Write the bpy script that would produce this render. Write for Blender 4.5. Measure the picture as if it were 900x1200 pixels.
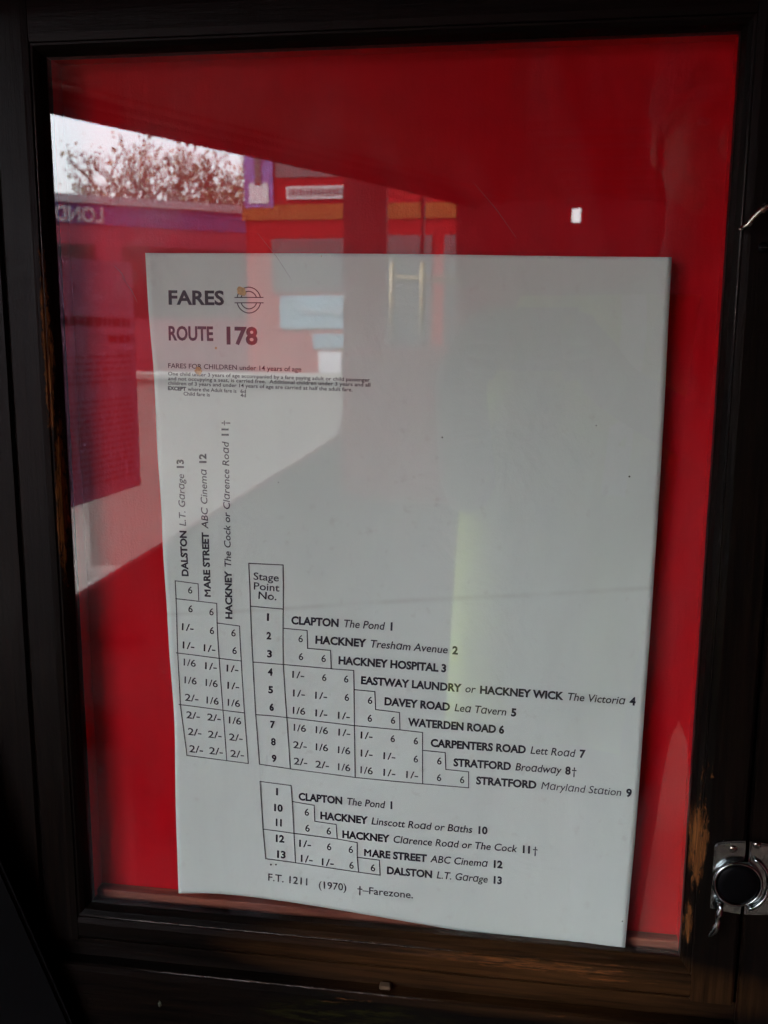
import bpy, bmesh, math, random
from math import radians as rad, sin, cos, pi
from mathutils import Vector, Matrix

for o in list(bpy.data.objects): bpy.data.objects.remove(o)
SC = bpy.context.scene
COL = SC.collection
EYE = 1.45                       # height of the lens above the platform floor

# ---------------------------------------------------------------- camera
cam = bpy.data.cameras.new('camera')
cam.sensor_fit = 'VERTICAL'; cam.sensor_height = 36; cam.sensor_width = 27
cam.lens = 34.09
cam.clip_start = 0.02; cam.clip_end = 500
cam.dof.use_dof = True; cam.dof.focus_distance = 0.515; cam.dof.aperture_fstop = 19
camo = bpy.data.objects.new('camera', cam); COL.objects.link(camo)
camo.matrix_world = Matrix(((0.98918931, -0.03125563, 0.14327451, 0.0),
                            (0.14654876, 0.17546785, -0.97351656, -0.5),
                            (0.00528781, 0.98398888, 0.17815139, EYE),
                            (0, 0, 0, 1)))
SC.camera = camo

# ---------------------------------------------------------------- sky and sun
SUN_EL, SUN_AZ = 42, 290
w = bpy.data.worlds.new('World'); SC.world = w; w.use_nodes = True
wn = w.node_tree; bg = wn.nodes['Background']
sky = wn.nodes.new('ShaderNodeTexSky'); sky.sky_type = 'NISHITA'; sky.sun_disc = False
sky.sun_elevation = rad(SUN_EL); sky.sun_rotation = rad(SUN_AZ)
sky.air_density = 1.0; sky.dust_density = 5.0; sky.ozone_density = 1.0
hs = wn.nodes.new('ShaderNodeHueSaturation'); hs.inputs['Saturation'].default_value = 0.34
wn.links.new(sky.outputs[0], hs.inputs['Color']); wn.links.new(hs.outputs[0], bg.inputs[0])
bg.inputs[1].default_value = 0.15
sl = bpy.data.lights.new('sun', 'SUN'); sl.energy = 1.0; sl.angle = rad(14); sl.color = (1, .96, .9)
so = bpy.data.objects.new('sun', sl); COL.objects.link(so)
az = rad(SUN_AZ)                 # Nishita: rotation measured clockwise from +Y
sd = Vector((sin(az)*cos(rad(SUN_EL)), cos(az)*cos(rad(SUN_EL)), sin(rad(SUN_EL))))
so.rotation_euler = sd.to_track_quat('Z', 'Y').to_euler()
vs = SC.view_settings
vs.view_transform = 'Standard'; vs.look = 'None'; vs.gamma = 1; vs.use_curve_mapping = False
vs.exposure = 4.75
SC.cycles.max_bounces = 10; SC.cycles.transparent_max_bounces = 12
SC.cycles.diffuse_bounces = 5; SC.cycles.use_denoising = True
SC.cycles.caustics_reflective = False; SC.cycles.caustics_refractive = False

# ---------------------------------------------------------------- helpers
def link(name, me, mat=None, parent=None, mats=None):
    o = bpy.data.objects.new(name, me); COL.objects.link(o)
    for m in (mats or ([mat] if mat else [])):
        if m.name not in [x.name for x in me.materials if x]: me.materials.append(m)
    if parent: o.parent = parent
    return o
def obj(name, bm, mat, parent=None, smooth=False, mats=None):
    me = bpy.data.meshes.new(name); bm.normal_update(); bm.to_mesh(me); bm.free()
    if smooth:
        for p in me.polygons: p.use_smooth = True
    return link(name, me, mat, parent, mats)
def tag(o, label=None, cat=None, group=None, kind=None):
    if label: o['label'] = label
    if cat: o['category'] = cat
    if group: o['group'] = group
    if kind: o['kind'] = kind
    return o
def thing(name, label, cat, loc=(0, 0, 0), group=None):
    o = bpy.data.objects.new(name, None); o.empty_display_size = .02
    COL.objects.link(o); o.location = loc
    return tag(o, label, cat, group)
def box(bm, x0, x1, y0, y1, z0, z1, bev=0, seg=1):
    x0, x1 = min(x0, x1), max(x0, x1); y0, y1 = min(y0, y1), max(y0, y1); z0, z1 = min(z0, z1), max(z0, z1)
    r = bmesh.ops.create_cube(bm, size=1)
    for v in r['verts']:
        v.co = Vector(((x0+x1)/2+v.co.x*(x1-x0), (y0+y1)/2+v.co.y*(y1-y0), (z0+z1)/2+v.co.z*(z1-z0)))
    if bev:
        es = set(e for v in r['verts'] for e in v.link_edges)
        bmesh.ops.bevel(bm, geom=list(es), offset=bev, segments=seg, affect='EDGES')
def boxo(name, b, mat, parent=None, bev=0, seg=1):
    bm = bmesh.new(); box(bm, *b, bev=bev, seg=seg); return obj(name, bm, mat, parent)
def tube(bm, pts, r, n=10, caps=True):
    """round bar through pts; r a number or one radius per point"""
    pts = [Vector(p) for p in pts]; rings = []
    if not hasattr(r, '__len__'): r = [r]*len(pts)
    up = Vector((0, 0, 1))
    for i, p in enumerate(pts):
        d = (pts[min(i+1, len(pts)-1)]-pts[max(i-1, 0)]).normalized()
        a = d.cross(up)
        if a.length < .05: a = d.cross(Vector((1, 0, 0)))
        a.normalize(); b = d.cross(a).normalized()
        rings.append([bm.verts.new(p+(a*cos(2*pi*k/n)+b*sin(2*pi*k/n))*r[i]) for k in range(n)])
    for A, B in zip(rings, rings[1:]):
        for k in range(n): bm.faces.new((A[k], A[(k+1) % n], B[(k+1) % n], B[k]))
    if caps: bm.faces.new(rings[0][::-1]); bm.faces.new(rings[-1])
def prism(bm, poly, y0, y1):
    """polygon in x,z pushed from y0 to y1"""
    A = [bm.verts.new((x, y0, z)) for x, z in poly]; B = [bm.verts.new((x, y1, z)) for x, z in poly]
    bm.faces.new(A); bm.faces.new(B[::-1])
    n = len(poly)
    for i in range(n): bm.faces.new((A[i], B[i], B[(i+1) % n], A[(i+1) % n]))
    bmesh.ops.recalc_face_normals(bm, faces=bm.faces[:])
def slab(bm, poly, z0, z1):
    A = [bm.verts.new((x, y, z0)) for x, y in poly]; B = [bm.verts.new((x, y, z1)) for x, y in poly]
    bm.faces.new(A); bm.faces.new(B[::-1]); n = len(poly)
    for i in range(n): bm.faces.new((A[i], B[i], B[(i+1) % n], A[(i+1) % n]))
    bmesh.ops.recalc_face_normals(bm, faces=bm.faces[:])

# ---------------------------------------------------------------- materials
class NT:
    def __init__(s, name):
        s.m = bpy.data.materials.new(name); s.m.use_nodes = True; s.t = s.m.node_tree
        s.p = s.t.nodes['Principled BSDF']; s.out = s.t.nodes['Material Output']
        s.tc = s.t.nodes.new('ShaderNodeTexCoord')
    def n(s, ty, **kw):
        x = s.t.nodes.new(ty)
        for k, v in kw.items(): setattr(x, k, v)
        return x
    def l(s, a, b): s.t.links.new(a, b)
    def mapping(s, scale=(1, 1, 1), loc=(0, 0, 0)):
        m = s.n('ShaderNodeMapping'); m.inputs['Scale'].default_value = scale; m.inputs['Location'].default_value = loc
        s.l(s.tc.outputs['Object'], m.inputs[0]); return m.outputs[0]
    def noise(s, scale, vec=None, detail=4, rough=.55, dist=0):
        x = s.n('ShaderNodeTexNoise'); x.inputs['Scale'].default_value = scale
        x.inputs['Detail'].default_value = detail; x.inputs['Roughness'].default_value = rough; x.inputs['Distortion'].default_value = dist
        s.l(vec or s.tc.outputs['Object'], x.inputs[0]); return x.outputs[0]
    def ramp(s, fac, a, b, ca=0, cb=1):
        x = s.n('ShaderNodeMapRange'); x.clamp = True
        for i, v in zip((1, 2, 3, 4), (a, b, ca, cb)): x.inputs[i].default_value = v
        s.l(fac, x.inputs[0]); return x.outputs[0]
    def math(s, op, a, b=None):
        x = s.n('ShaderNodeMath', operation=op)
        for i, v in ((0, a), (1, b)):
            if v is None: continue
            if isinstance(v, (int, float)): x.inputs[i].default_value = v
            else: s.l(v, x.inputs[i])
        return x.outputs[0]
    def mix(s, fac, a, b):
        x = s.n('ShaderNodeMix', data_type='RGBA')
        for i, v in ((0, fac), (6, a), (7, b)):
            if isinstance(v, (int, float)): x.inputs[i].default_value = v
            elif isinstance(v, tuple): x.inputs[i].default_value = (*v, 1)
            else: s.l(v, x.inputs[i])
        return x.outputs[2]
    def bump(s, h, strength=.3, dist=.001):
        x = s.n('ShaderNodeBump'); x.inputs['Strength'].default_value = strength; x.inputs['Distance'].default_value = dist
        s.l(h, x.inputs['Height']); s.l(x.outputs[0], s.p.inputs['Normal'])
    def set(s, **k):
        for a, v in k.items():
            i = s.p.inputs[a.replace('_', ' ')]
            if isinstance(v, (int, float)): i.default_value = v
            elif isinstance(v, tuple): i.default_value = (*v, 1)
            else: s.l(v, i)
def simple(name, col, rough=.5, metal=0, var=.25, scale=20, bump=0):
    s = NT(name); nz = s.noise(scale)
    c = tuple(max(0, x*(1-var)) for x in col); d = tuple(min(1, x*(1+var)) for x in col)
    s.set(Base_Color=s.mix(s.ramp(nz, .3, .7), c, d), Roughness=s.ramp(nz, .2, .8, max(.02, rough-.08), min(1, rough+.08)), Metallic=metal)
    if bump: s.bump(nz, bump, .001)
    return s.m

# worn places on the varnish: centre x, z (m, case coordinates), half sizes, strength
WEAR = [(.0965, -.262, .006, .032, 1.0), (.0985, -.222, .004, .02, .6), (.0945, -.312, .004, .02, .8),
        (-.2545, -.01, .003, .07, 1.0), (-.2525, -.09, .003, .06, 1.0), (-.251, -.20, .002, .09, .35),
        (.01, -.3425, .085, .006, .8), (.055, -.345, .04, .005, .7), (-.06, -.346, .06, .006, .35), (.01, -.372, .09, .012, .35), (-.09, -.375, .03, .006, .5)]
def wood(name, along):
    s = NT(name)
    st = (1, 1, .045) if along == 'z' else (.045, 1, 1)
    v = s.mapping(st)
    g = s.noise(420, v, 6, .6, .3); g2 = s.noise(1400, v, 4, .6)
    big = s.noise(22, s.mapping(tuple(max(x, .35) for x in st)), 4)
    sep = s.n('ShaderNodeSeparateXYZ'); s.l(s.tc.outputs['Object'], sep.inputs[0])
    tot = None
    for cx, cz, rx, rz, k in WEAR:
        dx = s.math('DIVIDE', s.math('SUBTRACT', sep.outputs[0], cx), rx)
        dz = s.math('DIVIDE', s.math('SUBTRACT', sep.outputs[2], cz), rz)
        r = s.math('ADD', s.math('MULTIPLY', dx, dx), s.math('MULTIPLY', dz, dz))
        f = s.math('MULTIPLY', s.ramp(r, 0, 1.6, 1, 0), k)
        tot = f if tot is None else s.math('MAXIMUM', tot, f)
    pat = s.noise(500, s.mapping((1, 1, .35) if along == 'z' else (.12, 1, 1)), 5, .65, .6)
    mask = s.ramp(s.math('ADD', s.math('MULTIPLY', tot, .39), s.math('ADD', s.math('MULTIPLY', pat, .62), s.math('MULTIPLY', g, .38))), .74, .86)
    dark = s.mix(s.ramp(g, .35, .7), (.0014, .0011, .0010), (.0075, .0046, .0030))
    dark = s.mix(s.ramp(big, .42, .68), dark, (.0034, .0025, .0019))
    # varnish rubbed thin along the lower rail: browner, with an olive patch
    def patch(cx, cz, rx, rz):
        dx = s.math('DIVIDE', s.math('SUBTRACT', sep.outputs[0], cx), rx); dz = s.math('DIVIDE', s.math('SUBTRACT', sep.outputs[2], cz), rz)
        return s.ramp(s.math('ADD', s.math('MULTIPLY', dx, dx), s.math('MULTIPLY', dz, dz)), .1, 1.3, 1, 0)
    thin = s.math('MULTIPLY', patch(-.01, -.350, .15, .022), s.ramp(g, .3, .62, .25, 1))
    dark = s.mix(thin, dark, (.066, .028, .009))
    dark = s.mix(s.math('MULTIPLY', patch(-.085, -.385, .06, .012), s.ramp(pat, .45, .62, 0, .8)), dark, (.022, .021, .005))
    bare = s.mix(s.ramp(g2, .3, .7), (.045, .016, .005), (.22, .08, .02))
    s.set(Base_Color=s.mix(mask, dark, bare))
    s.set(Roughness=s.mix(mask, s.ramp(big, .3, .7, .3, .5), (.7, .7, .7)))
    s.p.inputs['Specular IOR Level'].default_value = .10
    h = s.math('ADD', s.math('MULTIPLY', g, .7), s.math('SUBTRACT', s.math('MULTIPLY', pat, .5), s.math('MULTIPLY', mask, .5)))
    s.bump(h, .55, .0006)
    return s.m
M = {}
M['wood_v'] = wood('dark_varnished_wood_upright', 'z')
M['wood_h'] = wood('dark_varnished_wood_level', 'x')
def ledge_mat():
    s = NT('bare_reddish_wood'); g = s.noise(300, s.mapping((.05, 1, 1)), 6)
    s.set(Base_Color=s.mix(s.ramp(g, .3, .7), (.15, .03, .018), (.34, .10, .055)), Roughness=.6); s.bump(g, .4, .0005); return s.m
M['ledge'] = ledge_mat()
def red_mat():
    s = NT('red_painted_board'); a = s.noise(9, None, 3); b = s.noise(900, None, 2)
    s.set(Base_Color=s.mix(s.ramp(a, .3, .7), (.50, .001, .007), (.62, .0014, .010)), Roughness=.6); s.p.inputs['Specular IOR Level'].default_value = .08
    s.bump(s.math('ADD', s.math('MULTIPLY', a, 4), s.math('ADD', s.math('MULTIPLY', b, .15), s.noise(60, s.mapping((1, 1, .2)), 4))), .4, .002); return s.m
M['red'] = red_mat()
def paper_mat():
    s = NT('aged_white_paper'); a = s.noise(7, None, 4); b = s.noise(1500, None, 3); f = s.noise(160, None, 5)
    c = s.mix(s.ramp(a, .3, .7), (.76, .825, .775), (.80, .86, .82))
    c = s.mix(s.ramp(f, .62, .8), c, (.71, .745, .705))
    sep = s.n('ShaderNodeSeparateXYZ'); s.l(s.tc.outputs['Object'], sep.inputs[0])      # shading of the old fold, painted as a thin darker line
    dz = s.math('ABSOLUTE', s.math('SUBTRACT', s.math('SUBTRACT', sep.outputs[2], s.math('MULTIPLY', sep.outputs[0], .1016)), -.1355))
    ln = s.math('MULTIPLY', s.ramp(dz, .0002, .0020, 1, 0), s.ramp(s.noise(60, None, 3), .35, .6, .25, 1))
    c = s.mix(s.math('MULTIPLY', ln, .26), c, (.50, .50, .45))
    s.set(Base_Color=c, Roughness=.85); s.p.inputs['Specular IOR Level'].default_value = .15
    s.bump(s.math('ADD', s.math('MULTIPLY', b, .15), s.math('MULTIPLY', s.noise(26, None, 4, .5, .8), 2.2)), .55, .0012); return s.m
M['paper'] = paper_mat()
def ink(name, c0, c1):
    s = NT(name); n = s.noise(2600, None, 3)
    s.set(Base_Color=s.mix(s.ramp(n, .35, .75), c0, c1), Roughness=.6); return s.m
M['ink'] = ink('printing_ink', (.006, .007, .016), (.035, .038, .055))
M['ink_light'] = ink('thin_printing_ink', (.010, .011, .018), (.055, .058, .065))
M['ink_small'] = ink('faint_printing_ink', (.09, .095, .10), (.26, .27, .27))
M['stain'] = simple('rusty_brown_stain', (.62, .42, .20), .8, var=.3, scale=700)
M['speck'] = simple('black_fly_speck', (.03, .025, .02), .8)
def glass():
    s = NT('window_glass_face'); s.t.nodes.remove(s.p)
    tr = s.n('ShaderNodeBsdfTransparent'); tr.inputs[0].default_value = (.97, .985, .975, 1)
    gl = s.n('ShaderNodeBsdfAnisotropic'); gl.inputs['Roughness'].default_value = .0; gl.inputs[0].default_value = (1, 1, 1, 1)
    # thin pane: the same reflectance from either side, both surfaces counted
    ge = s.n('ShaderNodeNewGeometry'); dt = s.n('ShaderNodeVectorMath', operation='DOT_PRODUCT')
    s.l(ge.outputs['Normal'], dt.inputs[0]); s.l(ge.outputs['Incoming'], dt.inputs[1])
    g5 = s.math('POWER', s.math('SUBTRACT', 1.0, s.math('ABSOLUTE', dt.outputs['Value'])), 5.0)
    fac = s.math('MINIMUM', s.math('MULTIPLY', s.math('ADD', .042, s.math('MULTIPLY', g5, .958)), 1.55), 1.0)
    mx = s.n('ShaderNodeMixShader'); s.l(fac, mx.inputs[0]); s.l(tr.outputs[0], mx.inputs[1]); s.l(gl.outputs[0], mx.inputs[2])
    # smeared dust film
    df = s.n('ShaderNodeBsdfDiffuse'); df.inputs[0].default_value = (.8, .8, .85, 1)
    sm = s.noise(11, s.mapping((1.3, 1, .55)), 4, .6, 1.4); fine = s.noise(500, None, 3)
    sep = s.n('ShaderNodeSeparateXYZ'); s.l(s.tc.outputs['Object'], sep.inputs[0])
    def spot(cx, cz, rx, rz):
        dx = s.math('DIVIDE', s.math('SUBTRACT', sep.outputs[0], cx), rx); dz = s.math('DIVIDE', s.math('SUBTRACT', sep.outputs[2], cz), rz)
        return s.ramp(s.math('ADD', s.math('MULTIPLY', dx, dx), s.math('MULTIPLY', dz, dz)), 0, 1, 1, 0)
    sp = s.math('MAXIMUM', spot(-.20, .065, .032, .05), s.math('MULTIPLY', spot(-.215, .028, .018, .016), .8))
    film = s.math('MULTIPLY', s.ramp(sm, .42, .72), s.math('ADD', .03, s.math('MULTIPLY', sp, .16)))
    film = s.math('MULTIPLY', film, s.ramp(fine, .2, .8, .7, 1.2))
    m2 = s.n('ShaderNodeMixShader'); s.l(film, m2.inputs[0]); s.l(mx.outputs[0], m2.inputs[1]); s.l(df.outputs[0], m2.inputs[2])
    s.l(m2.outputs[0], s.out.inputs[0]); return s.m
M['glass'] = glass()
def glass_plain():
    s = NT('window_glass_back'); s.t.nodes.remove(s.p)
    tr = s.n('ShaderNodeBsdfTransparent'); tr.inputs[0].default_value = (.99, 1, .995, 1); s.l(tr.outputs[0], s.out.inputs[0]); return s.m
M['glass_back'] = glass_plain()
M['chrome'] = simple('tarnished_chrome', (.32, .35, .35), .22, 1, .3, 260, .15)
M['chrome_dark'] = simple('dark_polished_knob', (.002, .002, .0025), .4, 0, .3, 60)
M['edge_highlight'] = simple('glossy_edge_highlight', (.05, .038, .03), .22, var=.6, scale=300, bump=.5)  # paler and glossier than the wood, for the arris highlights
M['brass'] = simple('worn_brass', (.36, .35, .28), .25, 1, .3, 300)
M['film'] = simple('scratch_dust', (.22, .19, .2), .8)
M['black'] = simple('black_paint', (.012, .012, .013), .5)
M['grey_wall'] = simple('dark_grey_wall', (.004, .004, .0042), .9, bump=.2)
for k_, v_ in (('grey_wall', .03), ('chrome_dark', .06)): M[k_].node_tree.nodes['Principled BSDF'].inputs['Specular IOR Level'].default_value = v_
M['ceiling'] = simple('brownish_red_ceiling_paint', (.10, .018, .014), .7, var=.75, scale=5)
M['rib'] = simple('glossy_red_rib', (.4, .015, .01), .15)
M['maroon'] = simple('dark_maroon_paint', (.035, .0018, .004), .6)
M['floor'] = simple('dark_slatted_floor', (.03, .026, .023), .8)
M['floor'].node_tree.nodes['Principled BSDF'].inputs['Specular IOR Level'].default_value = .05
M['pave'] = simple('pale_concrete_paving', (.095, .088, .085), .9, var=.12, scale=1.5)
M['busred'] = simple('bus_red_paint', (.15, .003, .004), .5, var=.08, scale=2)
M['hazed_red'] = simple('red_paint_with_haze', (.22, .055, .08), .6, var=.2, scale=1)  # haze over this bus's reflection is put into its paint colour
M['orange'] = simple('amber_relief_band', (.12, .04, .009), .5)
M['buswin'] = simple('dark_bus_window', (.02, .02, .024), .35)
M['white'] = simple('white_paint', (.28, .28, .30), .5, var=.05)
M['bluepaint'] = simple('violet_blue_panel', (.09, .07, .19), .5)
M['ad'] = simple('pale_blue_panel', (.08, .13, .165), .5, var=.3, scale=3)
M['yellow'] = simple('yellow_pole_paint', (.08, .052, .008), .6)
M['hivis'] = simple('fluorescent_yellow_cloth', (.30, .42, .04), .9, var=.2, scale=12, bump=.3)
M['reflective'] = simple('silver_reflective_tape', (.5, .48, .52), .4)
M['coat'] = simple('dark_coat', (.03, .022, .03), .9, bump=.4)
M['skin'] = simple('skin', (.09, .05, .035), .55, var=.1)
M['hair'] = simple('dark_hair', (.02, .014, .01), .6)
def poster_mat():
    s = NT('lavender_notice_paper'); s.set(Base_Color=(.26, .2, .25), Roughness=.8)
    tl = s.n('ShaderNodeBsdfTranslucent'); tl.inputs[0].default_value = (.26, .18, .24, 1); mx = s.n('ShaderNodeMixShader'); mx.inputs[0].default_value = .5
    s.l(s.p.outputs[0], mx.inputs[1]); s.l(tl.outputs[0], mx.inputs[2]); s.l(mx.outputs[0], s.out.inputs[0]); return s.m
M['poster'] = poster_mat()
M['bark'] = simple('bark', (.07, .05, .035), .9)
for k_ in ('busred', 'hazed_red', 'maroon', 'ceiling', 'bluepaint', 'orange'): M[k_].node_tree.nodes['Principled BSDF'].inputs['Specular IOR Level'].default_value = .08
M['leaf'] = simple('sparse_autumn_leaf', (.10, .065, .025), .8, var=.5)
M['brick'] = simple('brown_brick', (.2, .09, .06), .9)

CASE = Vector((0, 0, EYE))
OX0, OX1, OZ0, OZ1 = -.2497, .0920, -.3345, .1397   # clear opening of the door, case coordinates

# ---------------------------------------------------------------- setting
g = boxo('ground', (-120, 120, -150, 60, -.40, -.35), M['pave']); tag(g, kind='structure')
f = boxo('floor', (-.92, 1.7, -3.75, .30, -.12, 0), M['floor']); tag(f, kind='structure')
bm = bmesh.new(); box(bm, -.60, 1.7, .06, .10, 0, 2.35); box(bm, -1.6, -.60, .06, .10, 0, 2.35)
tag(obj('wall_behind_case', bm, M['grey_wall']), kind='structure')
# platform ceiling with its slanting outer edge
bm = bmesh.new(); slab(bm, [(-1.60, .06), (-1.10, -.94), (1.12, -.94), (1.12, .06)], EYE+.42, EYE+.50)
tag(obj('ceiling', bm, M['ceiling']), kind='structure')   # strip over the case; the narrow gap between the two is an added light slot
bm = bmesh.new(); slab(bm, [(-1.09, -.96), (-.906, -1.32), (-.50, -2.10), (-.23, -2.70), (1.12, -2.70), (1.12, -.96)], EYE+.42, EYE+.50)
tag(obj('ceiling', bm, M['ceiling']), kind='structure')
bm = bmesh.new(); slab(bm, [(-.9, -2.62), (1.1, -2.62), (1.1, -3.86), (-.9, -3.86)], EYE+.95, EYE+1.0)
tag(obj('ceiling', bm, M['maroon']), kind='structure')
t = thing('ceiling_edge_moulding', 'dark red moulding along the slanting edge of the platform ceiling, reflected in the glass', 'moulding')
for off, dz, r, mm in ((.05, .006, .016, 'maroon'), (.13, .002, .010, 'maroon'), (.20, .0, .006, 'rib')):
    bm = bmesh.new(); tube(bm, [(-1.58+off, .03, EYE+.42-dz), (-.906+off, -1.32, EYE+.42-dz), (-.50+off, -2.10, EYE+.42-dz), (-.23+off, -2.69, EYE+.42-dz)], r, 8)
    obj('bead', bm, M[mm], t)
for i in range(7):
    y = -1.55-i*.15
    o = boxo('ceiling_rib', (-.02+.02*i, .62, y-.012, y+.012, EYE+.404, EYE+.4195), M['rib'], bev=.004)
    tag(o, ['glossy red ceiling rib nearest the case, reflected above the sheet', 'second glossy red ceiling rib from the case', 'third glossy red ceiling rib from the case', 'middle one of the seven glossy red ceiling ribs', 'third glossy red ceiling rib from the far bulkhead', 'second glossy red ceiling rib from the far bulkhead', 'glossy red ceiling rib nearest the far bulkhead'][i], 'ceiling rib', 'ribs across the platform ceiling')
bm = bmesh.new(); box(bm, 1.12, 1.18, -3.80, .055, 0, EYE+1.3); tag(obj('right_light_baffle', bm, M['maroon']), kind='structure')  # unseen wall added to cut the daylight from the right
bm = bmesh.new(); box(bm, -1.06, -1.0, -.80, .055, 0, EYE+.419); tag(obj('left_light_baffle', bm, M['maroon']), kind='structure')  # unseen wall added to block grazing daylight from the left
# low side panel with raking top rail
t = thing('side_panel', 'low dark side panel of the platform with a straight raking top rail', 'side panel', (0, 0, 0))
bm = bmesh.new()
A = [(-.93, .04, .0), (-.93, .04, EYE-.60), (-.745, -3.70, EYE-.42), (-.745, -3.70, 0)]
B = [(x-.035, y, z) for x, y, z in A]
va = [bm.verts.new(p) for p in A]; vb = [bm.verts.new(p) for p in B]
bm.faces.new(va); bm.faces.new(vb[::-1])
for i in range(4): bm.faces.new((va[i], vb[i], vb[(i+1) % 4], va[(i+1) % 4]))
bmesh.ops.recalc_face_normals(bm, faces=bm.faces[:])
obj('panel', bm, M['maroon'], t)
bm = bmesh.new(); tube(bm, [(-.947, .04, EYE-.595), (-.762, -3.70, EYE-.415)], .02, 10); obj('top_rail', bm, M['maroon'], t, True)
# bulkhead at the far end
t = thing('far_bulkhead', 'dark red bulkhead with window openings at the far end of the platform', 'bulkhead', (0, -3.75, 0))
Y0, Y1 = .05, 0.0
def bh(name, x0, x1, z0, z1, m='maroon'): return boxo(name, (x0, x1, Y1, Y0, z0, z1), M[m], t)
bh('pillar', -.80, -.615, 0, EYE+.95); bh('header', -.614, 1.05, EYE+.62, EYE+.949)
bh('mullion', -.32, -.27, EYE-.5, EYE+.619); bh('wall_panel', -.614, 1.05, 0, EYE-.501)
bh('mullion', -.47, -.455, EYE-.5, EYE+.619)
bh('wall_panel', -.269, .155, EYE-.1, EYE+.619); bh('wall_panel', .255, 1.05, EYE-.5, EYE+.619)
bh('sash', .156, .254, EYE+.525, EYE+.619); bh('sash', .156, .254, EYE-.5, EYE+.465); bh('sash', .192, .2549, EYE+.456, EYE+.529); bh('wall_panel', -.269, .155, EYE-.5, EYE-.101)
for i, (x, y) in enumerate(((-.475, -2.9), (-.37, -2.9))):
    t = thing('grab_pole', ['yellow upright grab pole nearer the side panel, reflected over the sheet', 'yellow upright grab pole farther from the side panel, reflected over the sheet'][i], 'pole', (x, y, 0), 'yellow grab poles')
    bm = bmesh.new(); tube(bm, [(0, 0, EYE-.02), (0, 0, EYE+.25)], .011, 10); obj('pole', bm, M['yellow'], t, True)
    bm = bmesh.new(); tube(bm, [(0, 0, EYE-.029), (0, 0, EYE-.01)], .025, 12); obj('floor_flange', bm, M['black'], t)
t = thing('bus_seat', 'dark upholstered double seat carrying the yellow poles, reflected in the glass', 'seat', (-.40, -2.9, 0))
boxo('backrest', (-.25, .25, -.05, .05, .85, EYE-.03), M['maroon'], t, bev=.03, seg=3); boxo('seat_cushion', (-.25, .25, -.5, -.052, .75, .87), M['maroon'], t, bev=.03, seg=3)
for lx in (-.2, .2):
    boxo('leg', (lx-.02, lx+.02, -.3, -.26, 0, .749), M['black'], t)
bm = bmesh.new(); tube(bm, [(-.48, -2.93, EYE+.20), (-.22, -2.93, EYE+.19)], .011, 10)
tag(obj('grab_rail', bm, M['yellow'], smooth=True), 'yellow level grab rail linking the upright poles', 'rail')

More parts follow.
